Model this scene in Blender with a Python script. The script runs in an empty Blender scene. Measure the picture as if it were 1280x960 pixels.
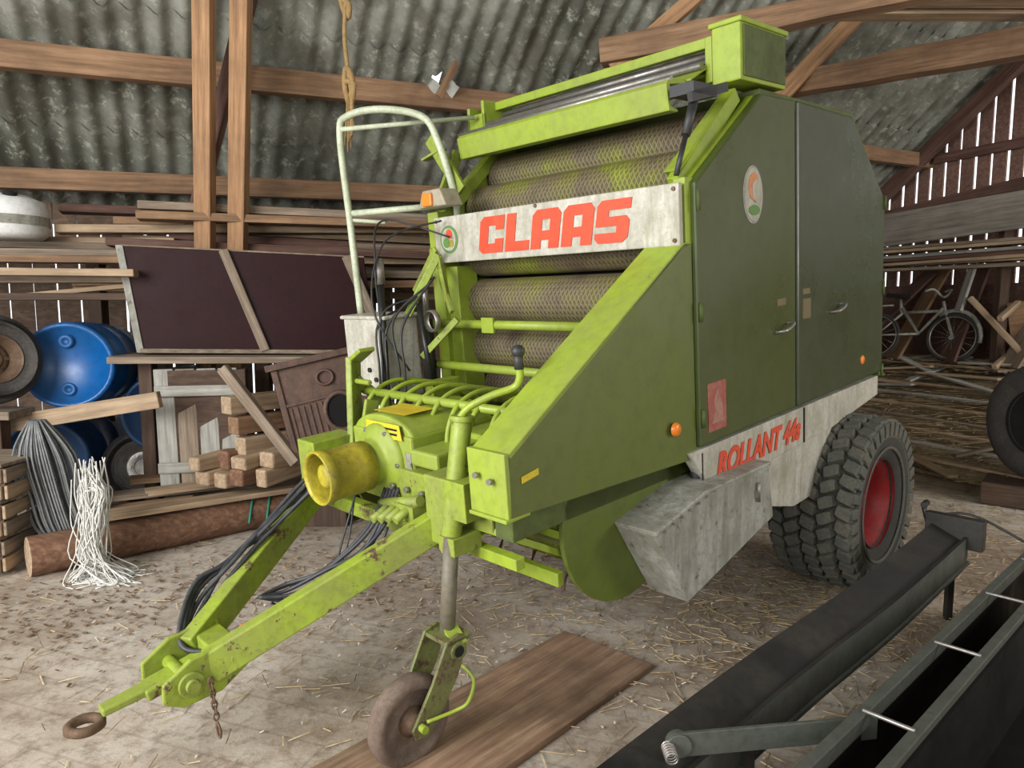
import bpy, bmesh, math, random
from mathutils import Vector, Matrix
random.seed(7)
R=random.uniform
scene=bpy.context.scene

# ------------------------------------------------------------ frames
Uv=Vector((-.6921,.7218,0)).normalized()
_t=math.radians(5.5)
Vv=Vector((.7218*math.cos(_t),.6921*math.cos(_t),math.sin(_t))).normalized()
Wv=Vector((-.7218*math.sin(_t),-.6921*math.sin(_t),math.cos(_t))).normalized()
Ob=Vector((.764,2.721,.004))
def B(p): return Ob+Uv*p[0]+Vv*p[1]+Wv*p[2]          # baler frame: lateral, rearward, up
Dv=Vector((.9063,.4226,0)); Nv=Vector((-.4226,.9063,0))
def G(p): return Dv*p[0]+Nv*p[1]+Vector((0,0,p[2]))   # barn frame: along, across, up
def I(p): return Vector(p)

# ------------------------------------------------------------ materials
def new(name):
    m=bpy.data.materials.new(name); m.use_nodes=True
    nt=m.node_tree; b=nt.nodes['Principled BSDF']
    return m,nt,b
def L(nt,a,b): nt.links.new(a,b)
def coords(nt,scale=(1,1,1)):
    tc=nt.nodes.new('ShaderNodeTexCoord'); mp=nt.nodes.new('ShaderNodeMapping')
    mp.inputs['Scale'].default_value=scale
    L(nt,tc.outputs['Object'],mp.inputs['Vector']); return mp.outputs['Vector']
def noise(nt,vec,scale,detail=5,rough=.6):
    n=nt.nodes.new('ShaderNodeTexNoise'); n.inputs['Scale'].default_value=scale
    n.inputs['Detail'].default_value=detail; n.inputs['Roughness'].default_value=rough
    L(nt,vec,n.inputs['Vector']); return n.outputs['Fac']
def ramp(nt,fac,stops):
    r=nt.nodes.new('ShaderNodeValToRGB'); e=r.color_ramp.elements
    while len(e)<len(stops): e.new(.5)
    for i,(p,c) in enumerate(stops):
        e[i].position=p; e[i].color=(c[0],c[1],c[2],1)
    L(nt,fac,r.inputs['Fac']); return r.outputs['Color']
def mix(nt,fac,a,b,mode='MIX'):
    x=nt.nodes.new('ShaderNodeMix'); x.data_type='RGBA'; x.blend_type=mode
    if isinstance(fac,float): x.inputs[0].default_value=fac
    else: L(nt,fac,x.inputs[0])
    for i,c in ((6,a),(7,b)):
        if isinstance(c,tuple): x.inputs[i].default_value=(c[0],c[1],c[2],1)
        else: L(nt,c,x.inputs[i])
    return x.outputs[2]
def bump(nt,b,fac,strength=.3,dist=.01):
    n=nt.nodes.new('ShaderNodeBump'); n.inputs['Strength'].default_value=strength; n.inputs['Distance'].default_value=dist
    L(nt,fac,n.inputs['Height']); L(nt,n.outputs['Normal'],b.inputs['Normal'])
def paint(name,col,dirt=(.16,.12,.06),amt=.5,rough=.45,scale=3.0,metal=0.,chips=None,bs=.08,chip_at=.58,spec=.5,streak=0.,cscale=4.):
    m,nt,b=new(name); v=coords(nt)
    n1=noise(nt,v,scale,8,.65); n2=noise(nt,v,scale*9,6,.7)
    f=ramp(nt,n1,[(.42,(0,0,0)),(.66,(amt,amt,amt))])
    c=mix(nt,f,col,dirt)
    dk=tuple(x*.55 for x in col)
    f2=ramp(nt,n2,[(.46,(0,0,0)),(.68,(amt,amt,amt))])
    c=mix(nt,f2,c,dk)
    if streak:
        n4=noise(nt,coords(nt,(14,14,1.3)),1.6,7,.7); f4=ramp(nt,n4,[(.46,(0,0,0)),(.66,(streak,streak,streak))])
        c=mix(nt,f4,c,dirt)
    if chips:
        n3=noise(nt,v,scale*cscale,10,.78); f3=ramp(nt,n3,[(chip_at,(0,0,0)),(chip_at+.025,(1,1,1))])
        c=mix(nt,f3,c,chips)
    L(nt,c,b.inputs['Base Color']); b.inputs['Metallic'].default_value=metal
    b.inputs['Specular IOR Level'].default_value=spec
    rr=nt.nodes.new('ShaderNodeMapRange'); L(nt,n1,rr.inputs[0]); rr.inputs[1].default_value=.3; rr.inputs[2].default_value=.7; rr.inputs[3].default_value=rough-.08; rr.inputs[4].default_value=rough+.25
    L(nt,rr.outputs[0],b.inputs['Roughness']); bump(nt,b,n2,bs,.004)
    return m
def wood(name,c1,c2,rough=.8,dark=.4):
    m,nt,b=new(name); v=coords(nt,(1.2,22,22)); v2=coords(nt)
    n1=noise(nt,v,1.6,8,.7); n2=noise(nt,v2,2.2,5,.6)
    c=ramp(nt,n1,[(.3,tuple(x*.5 for x in c1)),(.5,c1),(.68,c2)])
    f=ramp(nt,n2,[(.42,(0,0,0)),(.68,(dark,dark,dark))])
    c=mix(nt,f,c,tuple(x*.3 for x in c1))
    L(nt,c,b.inputs['Base Color']); b.inputs['Roughness'].default_value=rough
    bump(nt,b,n1,.4,.006); return m
GREEN=(.285,.385,.028)
RUST=(.085,.045,.025)
GD=(.20,.215,.075)
m_green=paint('lime_paint',GREEN,GD,.45,.40,2.2,chips=(.11,.10,.04),chip_at=.66,streak=.3)
m_green_worn=paint('lime_paint_worn',(.265,.355,.03),(.18,.175,.07),.65,.46,4,chips=RUST,chip_at=.60,bs=.15,streak=.3)
m_drawbar=paint('drawbar_paint_rusted',(.27,.36,.03),(.18,.17,.07),.65,.46,3.5,chips=(.10,.055,.035),chip_at=.575,bs=.2,cscale=2.4)
m_side=paint('door_paint_shaded',(.058,.080,.019),(.055,.065,.026),.35,.27,1.4,bs=.02,streak=.15)  # lime paint darkened: shade on the baler's side baked into the colour
m_side2=paint('door_paint_shaded_grey',(.048,.064,.030),(.046,.054,.034),.35,.25,1.4,bs=.02,streak=.2)  # same baked-in shade, greyer for the rear door
m_shield=paint('shield_paint_shaded',(.105,.142,.022),(.10,.11,.035),.4,.31,1.6,bs=.02,streak=.2)  # side-facing lime plates, shade put into the colour; flange keeps lit tone
m_dgreen=paint('dark_green_paint',(.075,.105,.018),(.05,.05,.02),.7,.6,4)
m_white=paint('cream_panel',(.52,.51,.44),(.24,.22,.15),.65,.45,6,bs=.05,streak=.65,chips=(.22,.19,.14),chip_at=.64)
m_wrail=paint('rail_cream_green',(.50,.55,.40),(.30,.32,.2),.7,.45,8,chips=RUST,chip_at=.66)
m_grey=paint('grey_panel',(.38,.385,.345),(.17,.165,.12),.85,.5,5,chips=(.11,.09,.065),chip_at=.60,streak=.8)
m_red=paint('red_lettering',(.66,.06,.02),(.5,.10,.04),.5,.5,8,streak=.3)
m_rimred=paint('red_rim_paint',(.30,.014,.014),(.10,.018,.018),.7,.5,6)
m_rust=paint('rusty_steel',(.17,.11,.07),(.10,.055,.03),.8,.7,12,.3)
m_steel=paint('steel_rod',(.33,.32,.30),(.15,.11,.08),.6,.35,9,metal=.7)
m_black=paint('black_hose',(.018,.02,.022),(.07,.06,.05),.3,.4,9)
m_hose=paint('dusty_hose',(.030,.033,.040),(.09,.09,.09),.6,.45,14)
m_blackmetal=paint('black_beam_paint',(.018,.018,.017),(.06,.052,.04),.55,.40,4,metal=.2)
m_blackpanel=paint('black_panel',(.005,.005,.005),(.012,.010,.008),.5,.5,3,spec=.2)
m_beamgrey=paint('beam_edge_greygreen',(.095,.105,.088),(.05,.05,.04),.7,.45,5,metal=.2)
m_yellow=paint('yellow_guard',(.42,.36,.022),(.17,.14,.03),.8,.45,6,chips=(.10,.085,.03),chip_at=.60,streak=.5)
m_orange=paint('orange_lens',(.80,.22,.02),(.5,.15,.02),.2,.25,6)
m_label=paint('yellow_label',(.66,.50,.02),(.3,.25,.05),.4,.4,15)
m_rubber=paint('tyre_rubber',(.030,.030,.027),(.06,.055,.045),.8,.8,7,bs=.3)
m_tread=paint('tyre_tread_dusty',(.075,.08,.066),(.14,.125,.095),.8,.75,8,bs=.3)
m_rubber2=paint('old_tyre_rubber',(.05,.047,.045),(.12,.105,.09),.7,.8,9,bs=.3)
m_blue=paint('blue_plastic',(.004,.10,.34),(.015,.08,.2),.5,.32,3)
m_blue2=paint('blue_plastic_dim',(.004,.04,.13),(.02,.05,.09),.5,.4,3)
m_pinkst=paint('pink_sticker',(.33,.075,.055),(.36,.18,.13),.8,.5,30)
m_pinkfig=paint('pink_sticker_figure',(.38,.20,.15),(.30,.10,.07),.8,.5,30)
m_brownst=paint('faded_sticker',(.13,.11,.05),(.2,.12,.04),.6,.5,30)
m_wplastic=paint('white_plastic',(.82,.84,.84),(.6,.58,.5),.4,.4,4)
m_maroon=paint('maroon_board',(.026,.006,.008),(.030,.013,.012),.5,.45,4,spec=.2)
m_castiron=paint('cast_iron_brown',(.15,.085,.062),(.08,.06,.05),.8,.5,18,metal=.2,bs=.8)
m_dark=paint('dark_cavity',(.008,.008,.007),(.004,.004,.004),.3,.9,3)
m_string=paint('white_twine',(.76,.76,.72),(.5,.48,.4),.4,.8,30)
m_wirecoil=paint('grey_wire_strands',(.22,.23,.23),(.12,.12,.12),.6,.5,20,metal=.3)
m_rope=paint('sisal_rope',(.36,.24,.10),(.2,.12,.05),.6,.9,60)
w_post=wood('post_wood',(.37,.205,.10),(.50,.30,.155),dark=.4)
w_beam=wood('beam_wood',(.26,.15,.08),(.38,.235,.135),dark=.5)
w_old=wood('weathered_wood',(.25,.19,.135),(.38,.31,.23))
w_light=wood('light_plank',(.42,.30,.19),(.56,.43,.29))
w_dark=wood('dark_wood',(.085,.05,.032),(.14,.085,.055))
w_red=wood('red_brown_boards',(.12,.06,.042),(.19,.105,.08))
w_slat=wood('wall_slat_boards',(.21,.115,.085),(.30,.18,.14))
w_grey=wood('grey_painted_wood',(.38,.37,.33),(.52,.52,.47),dark=.6)
w_panel=wood('grey_brown_panel',(.24,.215,.18),(.33,.30,.26),dark=.3)
w_bark=wood('log_bark',(.19,.095,.055),(.30,.18,.11))
w_floorpl=wood('floor_plank',(.30,.185,.115),(.46,.32,.21),dark=.85)

# ------------------------------------------------------------ mesh accumulator
class M:
    def __init__(s,T=B): s.v=[];s.f=[];s.mi=[];s.sm=[];s.T=T
    def add(s,vs,fs,m=0,sm=False):
        o=len(s.v); s.v+=[s.T(p) for p in vs]
        for f in fs: s.f.append([i+o for i in f]); s.mi.append(m); s.sm.append(sm)
    def box(s,lo,hi,m=0):
        x0,y0,z0=lo;x1,y1,z1=hi
        s.add([(x0,y0,z0),(x1,y0,z0),(x1,y1,z0),(x0,y1,z0),(x0,y0,z1),(x1,y0,z1),(x1,y1,z1),(x0,y1,z1)],
              [(0,1,2,3),(4,5,6,7),(0,1,5,4),(1,2,6,5),(2,3,7,6),(3,0,4,7)],m)
    def obox(s,c,a,b,d,m=0):
        c,a,b,d=map(Vector,(c,a,b,d)); vs=[c+a*i+b*j+d*k for k in(-1,1) for j in(-1,1) for i in(-1,1)]
        s.add(vs,[(0,1,3,2),(4,5,7,6),(0,1,5,4),(2,3,7,6),(0,2,6,4),(1,3,7,5)],m)
    def bar(s,p0,p1,w,h,m=0,up=(0,0,1)):
        p0,p1,up=Vector(p0),Vector(p1),Vector(up); a=(p1-p0)/2; x=a.normalized()
        y=up.cross(x)
        if y.length<1e-3: y=Vector((0,1,0)).cross(x)
        y.normalize(); z=x.cross(y)
        s.obox((p0+p1)/2,a,y*w/2,z*h/2,m)
    def prism(s,pts,off,m=0,m2=None):
        n=len(pts); off=Vector(off); pts=[Vector(p) for p in pts]
        s.add(pts+[p+off for p in pts],[list(range(n)),list(range(n,2*n))],m)
        o=len(s.v)-2*n
        for i in range(n):
            j=(i+1)%n; s.f.append([o+i,o+j,o+n+j,o+n+i]); s.mi.append(m if m2 is None else m2); s.sm.append(False)
    def vw(s,poly,u0,u1,m=0,m2=None): s.prism([(u0,a,b) for a,b in poly],(u1-u0,0,0),m,m2)
    def lathe(s,o,ax,prof,n=32,m=0,closed=False):
        o=Vector(o);ax=Vector(ax).normalized()
        r=Vector((0,0,1)) if abs(ax.z)<.9 else Vector((1,0,0))
        x=r.cross(ax).normalized();y=ax.cross(x)
        vs=[];k=len(prof)
        for i in range(n):
            a=2*math.pi*i/n; d=x*math.cos(a)+y*math.sin(a)
            for (rr,t) in prof: vs.append(o+d*rr+ax*t)
        fs=[]
        for i in range(n):
            j=(i+1)%n
            for q in range(k if closed else k-1):
                q2=(q+1)%k; fs.append((i*k+q,j*k+q,j*k+q2,i*k+q2))
        s.add(vs,fs,m,True)
    def cyl(s,p0,p1,r0,r1=None,n=20,m=0,cap=True):
        p0,p1=Vector(p0),Vector(p1); r1=r0 if r1 is None else r1
        ax=(p1-p0).normalized(); r=Vector((0,0,1)) if abs(ax.z)<.9 else Vector((1,0,0))
        x=r.cross(ax).normalized();y=ax.cross(x);vs=[]
        for p,rr in((p0,r0),(p1,r1)):
            for i in range(n):
                a=2*math.pi*i/n; vs.append(p+(x*math.cos(a)+y*math.sin(a))*rr)
        s.add(vs,[(i,(i+1)%n,n+(i+1)%n,n+i) for i in range(n)],m,True)
        if cap:
            o=len(s.v)-2*n
            for l in(list(range(n)),list(range(n,2*n))):
                s.f.append([o+i for i in l]);s.mi.append(m);s.sm.append(False)
    def tube(s,pts,r,n=8,m=0,smooth=0,closed=False):
        pts=[Vector(p) for p in pts]
        if smooth: pts=cr(pts,smooth,closed)
        N=len(pts); ax=(pts[1]-pts[0]).normalized()
        ref=Vector((0,0,1)) if abs(ax.z)<.9 else Vector((1,0,0)); x=ref.cross(ax).normalized(); vs=[]
        for i in range(N):
            if closed: t=(pts[(i+1)%N]-pts[i-1])
            else: t=(pts[min(i+1,N-1)]-pts[max(i-1,0)])
            if t.length<1e-6: t=ax
            t.normalize(); x=(x-t*x.dot(t)); x.normalize(); y=t.cross(x)
            for k in range(n):
                a=2*math.pi*k/n; vs.append(pts[i]+(x*math.cos(a)+y*math.sin(a))*r)
        fs=[]
        for i in range(N if closed else N-1):
            j=(i+1)%N
            for k in range(n): fs.append((i*n+k,i*n+(k+1)%n,j*n+(k+1)%n,j*n+k))
        s.add(vs,fs,m,True)
        if not closed:
            o=len(s.v)-N*n
            for l in(list(range(n)),list(range((N-1)*n,N*n))):
                s.f.append([o+i for i in l]);s.mi.append(m);s.sm.append(False)
    def build(s,name,mats,parent=None,bevel=0):
        me=bpy.data.meshes.new(name); me.from_pydata([tuple(v) for v in s.v],[],s.f)
        if not isinstance(mats,(list,tuple)): mats=[mats]
        for x in mats: me.materials.append(x)
        me.polygons.foreach_set('material_index',s.mi); me.polygons.foreach_set('use_smooth',s.sm)
        bm=bmesh.new();bm.from_mesh(me);bmesh.ops.recalc_face_normals(bm,faces=bm.faces);bm.to_mesh(me);bm.free()
        o=bpy.data.objects.new(name,me); bpy.context.collection.objects.link(o)
        if parent: o.parent=parent
        if bevel:
            b=o.modifiers.new('bev','BEVEL');b.width=bevel;b.segments=2;b.limit_method='ANGLE';b.angle_limit=math.radians(50)
        return o
def cr(p,n,closed=False):
    out=[];N=len(p)
    for i in range(N if closed else N-1):
        if closed: a,b,c,d=p[i-1],p[i],p[(i+1)%N],p[(i+2)%N]
        else: a,b,c,d=p[max(i-1,0)],p[i],p[i+1],p[min(i+2,N-1)]
        for k in range(n):
            t=k/n
            out.append(.5*((2*b)+(c-a)*t+(2*a-5*b+4*c-d)*t*t+(3*b-a-3*c+d)*t**3))
    if not closed: out.append(p[-1])
    return out
def empty(name):
    e=bpy.data.objects.new(name,None); bpy.context.collection.objects.link(e); e.empty_display_size=.1; return e
def timber(name,p0,p1,w,h,mat,parent=None,up=(0,0,1),bev=.006,rough=0.):
    """one plank / beam whose local X runs along its grain"""
    p0,p1,up=Vector(p0),Vector(p1),Vector(up); ln=(p1-p0).length; x=(p1-p0).normalized(); y=up.cross(x)
    if y.length<1e-3: y=Vector((0,1,0)).cross(x)
    y.normalize(); z=x.cross(y)
    k=M(I); seg=max(1,int(ln/.35)); rings=[]
    for i in range(seg+1):
        xx=-ln/2+ln*i/seg; j=[R(-rough,rough) for _ in range(4)]
        rings.append([(xx,-w/2+j[0],-h/2+j[1]),(xx,w/2+j[2],-h/2+j[1]),(xx,w/2+j[2],h/2+j[3]),(xx,-w/2+j[0],h/2+j[3])])
    vs=[v for r in rings for v in r]; fs=[(0,1,2,3),tuple(4*seg+i for i in range(4))]
    for i in range(seg):
        for q in range(4): fs.append((4*i+q,4*i+(q+1)%4,4*i+4+(q+1)%4,4*i+4+q))
    k.add(vs,fs); o=k.build(name,mat,parent,bev)
    mt=Matrix((x,y,z)).transposed().to_4x4(); mt.translation=(p0+p1)/2; o.matrix_world=mt
    return o

# ============================================================ BARN SHELL
def floor_mat():
    m,nt,b=new('dusty_floor'); v=coords(nt)
    n1=noise(nt,v,.9,8,.7); n2=noise(nt,v,12,8,.75); n3=noise(nt,v,60,4,.7)
    c=ramp(nt,n1,[(.38,(.30,.235,.175)),(.5,(.46,.395,.325)),(.6,(.57,.52,.45))])
    c=mix(nt,ramp(nt,n2,[(.48,(0,0,0)),(.64,(.75,.75,.75))]),c,(.19,.135,.09))
    c=mix(nt,ramp(nt,n3,[(.55,(0,0,0)),(.7,(.6,.6,.6))]),c,(.48,.38,.25))
    br=nt.nodes.new('ShaderNodeTexBrick'); mp=nt.nodes.new('ShaderNodeMapping'); mp.inputs['Rotation'].default_value=(0,0,.35)
    L(nt,v,mp.inputs['Vector']); L(nt,mp.outputs[0],br.inputs['Vector'])
    br.inputs['Scale'].default_value=1.0; br.inputs['Mortar Size'].default_value=.006; br.inputs['Brick Width'].default_value=.9; br.inputs['Row Height'].default_value=.17
    br.inputs['Color1'].default_value=(1,1,1,1);br.inputs['Color2'].default_value=(.93,.93,.93,1);br.inputs['Mortar'].default_value=(.64,.60,.56,1)
    c=mix(nt,.5,c,br.outputs['Color'],'MULTIPLY')
    L(nt,c,b.inputs['Base Color']); b.inputs['Roughness'].default_value=.9; bump(nt,b,n2,.5,.01); return m
k=M(G); k.box((-6,-6,-.2),(8.2,7.6,0)); k.build('floor',floor_mat())

def roofz(n): return 2.6+.78*(6.3-n)
def roof_mat():
    m,nt,b=new('fibre_cement'); v=coords(nt); n1=noise(nt,v,1.3,7,.7); n2=noise(nt,v,11,8,.75)
    c=ramp(nt,n1,[(.38,(.10,.102,.08)),(.5,(.19,.195,.16)),(.62,(.28,.29,.245))])
    c=mix(nt,ramp(nt,n2,[(.54,(0,0,0)),(.62,(.75,.75,.75))]),c,(.42,.43,.36))
    n3=noise(nt,v,3.3,5,.6)
    c=mix(nt,ramp(nt,n3,[(.5,(0,0,0)),(.64,(.65,.65,.65))]),c,(.08,.07,.05))
    L(nt,c,b.inputs['Base Color']); b.inputs['Roughness'].default_value=.7; bump(nt,b,n2,.4,.006); return m
mr=roof_mat()
def roof_sheets(side):
    k=M(G); rows=8; step=.16/8; d0,d1=-6.0,7.9; nd=int((d1-d0)/step)
    for r in range(rows):
        na=6.95-r*.78; nb=na-.84
        if side=='far': na=2.6-na; nb=2.6-nb
        ss=7; vs=[];fs=[]
        for j in range(ss+1):
            n=na+(nb-na)*j/ss
            nn=n if side!='far' else 2.6-n
            base=roofz(nn)+.02*(1-j/ss)
            for i in range(nd+1):
                d=d0+i*step; a=.026*math.sin(2*math.pi*d/.16)
                vs.append((d,n,base+a))
        for j in range(ss):
            for i in range(nd):
                d=d0+i*step; n=na+(nb-na)*(j+.5)/ss
                if side!='far' and (1.84<d<1.93 and abs(n-5.50)<.07): continue
                q=j*(nd+1)+i; fs.append((q,q+1,q+nd+2,q+nd+1))
        k.add(vs,fs,0,True)
    return k
k=roof_sheets('near'); k2=roof_sheets('far')
o=len(k.v); k.v+=k2.v; k.f+=[[i+o for i in f] for f in k2.f]; k.mi+=k2.mi; k.sm+=k2.sm
k.build('ceiling',mr)
# broken-off corner of a sheet hanging in the hole
k=M(G); vs=[]
for i in range(13):
    d=1.78+.02*i; a=.026*math.sin(2*math.pi*d/.16)
    vs+= [(d,5.52-.02*i*.3,roofz(5.52)-.10+a),(d+.03,5.36+.01*(i%3),roofz(5.36)-.16+a)]
k.add(vs,[(2*i,2*i+1,2*i+3,2*i+2) for i in range(12)],0,True); k.build('broken_roof_sheet',paint('pale_sheet',(.50,.51,.46),(.3,.3,.26),.5,.6,8))

def board_wall(name,axis,fixed,a0,a1,z0,ztop,mat,pitch=.155,wd=.135):
    k=M(G); a=a0
    while a<a1:
        w=wd+R(-.010,.008); zt=ztop(a+w/2)
        if axis=='d': k.box((a,fixed,z0),(a+w,fixed+.022,zt))
        else: k.box((fixed,a,z0),(fixed+.022,a+w,zt))
        a+=pitch+R(-.004,.006)
    return k.build(name,mat)
wb=wood('wall_boards',(.15,.095,.06),(.22,.15,.11))
board_wall('wall_back','d',6.72,-6,7.8,0,lambda a:2.28,wb,.16,.148)
board_wall('wall_right','n',7.8,-3.5,6.75,0,lambda a:(roofz(a) if a>1.3 else roofz(2.6-a))-.02,w_slat,.165,.134)
k=M(G); k.box((-5.9,-4.2,0),(7.8,-4.15,2.2)); k.box((3.6,-4.2,2.0),(7.8,-4.1,3.0)); k.build('wall_front',wb)

beams=empty('timber_frame')
timber('upper_purlin',G((-2.6,5.52,2.97)),G((3.2,5.5,3.13)),.10,.17,w_beam,beams)
timber('upper_purlin_far',G((3.2,5.5,3.10)),G((7.8,5.5,3.1)),.10,.15,w_beam,beams)
timber('lower_purlin',G((-2.9,6.3,2.33)),G((3.0,6.3,2.50)),.10,.15,w_beam,beams)
timber('lower_purlin_far',G((3.0,6.3,2.46)),G((7.8,6.3,2.46)),.10,.15,w_beam,beams)
timber('high_purlin',G((-4,3.9,4.32)),G((7.8,3.9,4.32)),.10,.15,w_beam,beams)
timber('post_left',(-2.47,5.62,0),(-1.875,4.565,3.60),.115,.10,w_post,beams,up=(0,1,0))
timber('post_right',(-2.27,5.69,0),(-1.665,4.63,3.62),.115,.10,w_post,beams,up=(0,1,0))
timber('post_brace',(-2.50,5.45,1.75),(-1.66,4.80,3.55),.09,.09,w_red,beams,up=(0,1,0))
timber('tie_beam',(.6,5.0,3.16),(3.3,4.15,3.40),.13,.15,w_beam,beams,rough=.014)
timber('tie_brace',(.68,5.0,3.05),(1.30,4.85,3.55),.07,.10,w_post,beams)
timber('collar_beam',(2.45,6.6,3.42),(4.5,3.7,3.12),.16,.20,w_beam,beams,rough=.01)
timber('collar_brace',(2.3,6.4,3.25),(3.0,6.2,4.0),.09,.14,w_post,beams)
timber('gable_rafter',G((7.6,6.6,2.25)),G((7.6,2.0,5.75)),.10,.15,w_red,beams)
timber('gable_rail',G((7.74,6.6,2.35)),G((7.74,0,2.35)),.06,.12,w_red,beams)
timber('gable_rail_up',G((7.74,5.4,3.1)),G((7.74,0,3.1)),.06,.10,w_red,beams)
for i in range(9):
    y=4.75+i*.075; timber('stored_board_%d'%i,(2.0+R(-.15,.2),y+.05,3.50+.035*(i%3)),(4.4,y-.15,3.42+.035*(i%3)),.15,.028,[w_light,w_grey,w_old][i%3],beams)
timber('hanging_lath',(-.42,5.60,3.30),(-.55,5.50,3.02),.03,.05,w_beam,beams)

k=M(I); P=[(-1.02,4.5,3.9),(-1.0,4.5,3.4),(-1.015,4.5,3.1),(-1.0,4.5,2.9),(-.98,4.5,2.72),(-.99,4.5,2.5)]
k.tube(P,.013,8,0,6); k.tube([(-1.01,4.5,2.90),(-.975,4.48,2.85),(-.97,4.5,2.75),(-1.0,4.52,2.70),(-1.02,4.5,2.80)],.018,8,0,5,True)
k.tube([(-1.03,4.5,3.3),(-.98,4.48,3.26),(-1.0,4.52,3.2)],.018,8,0,5,True); k.tube([(-1.02,4.5,2.82),(-.96,4.48,2.80),(-1.0,4.52,2.74)],.018,8,0,5,True)
for i in range(16): k.tube([(-.99+R(-.02,.02),4.5,2.72),(-.99+R(-.045,.045),4.5+R(-.03,.03),2.5+R(-.1,.05))],.004,5)
k.build('hanging_rope',m_rope)

# ============================================================ ROUND BALER
baler=empty('round_baler')
def bp(k,name,mats,bev=.004): return k.build(name,mats,baler,bev)
side=[(0,.92),(0,1.90),(.5,2.25),(1.41,2.24),(1.85,1.85),(1.86,.92)]
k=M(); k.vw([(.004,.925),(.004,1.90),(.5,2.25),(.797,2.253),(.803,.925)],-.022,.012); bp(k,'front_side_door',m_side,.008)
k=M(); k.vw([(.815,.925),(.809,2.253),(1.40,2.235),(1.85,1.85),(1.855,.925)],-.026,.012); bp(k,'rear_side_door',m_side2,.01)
k=M(); k.vw(side,.014,.05); k.vw(side,1.42,1.46); k.vw([(.0,.92),(-.02,1.9),(.03,1.92),(.05,.92)],.05,.09); bp(k,'side_plates',m_green)
k=M(); k.vw([(.36,.80),(.36,2.1),(.6,2.2),(1.38,2.2),(1.8,1.83),(1.82,.8)],.05,1.42); bp(k,'bale_chamber_body',m_dgreen)
k=M(); k.vw([(.5,2.22),(.5,2.27),(1.42,2.255),(1.42,2.2)],-.015,1.46); k.vw([(1.4,2.25),(1.44,2.25),(1.88,1.86),(1.88,.9),(1.83,.9),(1.83,1.84)],-.01,1.46); bp(k,'rear_gate_skin',m_dgreen)
def roller_mat():
    m,nt,b=new('rusty_roller_lattice'); v=coords(nt)
    tc=nt.nodes.new('ShaderNodeTexCoord')
    def wave(rot):
        mp=nt.nodes.new('ShaderNodeMapping'); mp.inputs['Rotation'].default_value=rot; L(nt,tc.outputs['Object'],mp.inputs[0])
        w=nt.nodes.new('ShaderNodeTexWave'); w.inputs['Scale'].default_value=15; w.inputs['Distortion'].default_value=.4; L(nt,mp.outputs[0],w.inputs[0]); return w.outputs['Fac']
    a=wave((0,.7,.8)); c2=wave((0,-.7,.8))
    mx=nt.nodes.new('ShaderNodeMath'); mx.operation='MAXIMUM'; L(nt,a,mx.inputs[0]); L(nt,c2,mx.inputs[1])
    n1=noise(nt,v,2.6,7,.7)
    c=ramp(nt,n1,[(.38,(.12,.09,.055)),(.47,(.17,.14,.075)),(.54,(.18,.165,.05)),(.60,(.21,.225,.035)),(.70,(.27,.32,.03))])
    c=mix(nt,ramp(nt,mx.outputs[0],[(.72,(.5,.5,.5)),(.95,(0,0,0))]),c,(.055,.04,.02))
    L(nt,c,b.inputs['Base Color']); b.inputs['Roughness'].default_value=.6; bump(nt,b,mx.outputs[0],.6,.01); return m
mrol=roller_mat()
k=M()
rol=[(.20,1.02),(.15,1.245),(.14,1.475),(.16,1.71),(.25,1.94),(.42,2.10)]
for (a,b_) in rol:
    k.lathe((.06,a,b_),(1,0,0),[(.04,-.01),(.106,.0),(.112,.03),(.112,1.31),(.106,1.345),(.04,1.355)],40)
bp(k,'press_rollers',mrol,0)
k=M()
for (a,b_) in rol: k.cyl((1.39,a,b_),(1.36,a,b_),.05,n=16); k.cyl((.055,a,b_),(.09,a,b_),.055,n=16)
bp(k,'roller_hubs',m_yellow)
k=M(); k.vw([(.3,.9),(.3,1.95),(.42,2.0),(.42,.9)],.06,1.41); bp(k,'roller_backing',m_dark)
k=M()
k.box((1.38,-.06,.9),(1.46,.06,1.93)); k.box((1.30,-.03,.95),(1.39,.10,1.66)); k.box((.0,-.03,1.66),(.05,.03,1.92))
k.bar((1.42,.0,1.9),(1.42,.42,2.25),.06,.06); k.bar((.06,.0,1.9),(.06,.42,2.25),.05,.06)
bp(k,'front_frame_uprights',m_green)
k=M(); k.box((0,-.07,1.68),(1.40,-.045,1.90)); bp(k,'front_sign_board',m_white,.005)
k=M()
for (a,b_) in ((.02,1.70),(.02,1.88),(1.38,1.70),(1.38,1.88),(.7,1.89)): k.cyl((a,-.07,b_),(a,-.076,b_),.008,n=8)
bp(k,'sign_rivets',m_rust,0)
k=M()
def rc(x0,y0,x1,y1): return [(x0,y0),(x1,y0),(x1,y1),(x0,y1)]
LT={'C':[[(0,.12),(.12,0),(.29,0),(.29,1),(.12,1),(0,.88)],rc(.29,0,.8,.26),rc(.29,.74,.8,1),rc(.53,.62,.8,.74),rc(.53,.26,.8,.38)],
'L':[rc(0,0,.29,1),rc(.29,0,.74,.26)],
'A':[[(0,0),(.29,0),(.29,1),(.12,1),(0,.86)],[(.52,0),(.81,0),(.81,.86),(.70,1),(.52,1)],rc(.29,.74,.52,1),rc(.29,.22,.52,.46)],
'S':[[(0,.12),(.1,0),(.7,0),(.81,.12),(.81,.24),(0,.24)],[(0,.39),(.81,.39),(.81,.5),(.72,.61),(0,.61)],[(0,.76),(.81,.76),(.81,1),(.1,1),(0,.88)],rc(0,.61,.29,.76),rc(.52,.24,.81,.39)]}
u=1.08; hh=.162; ww=.200
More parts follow.
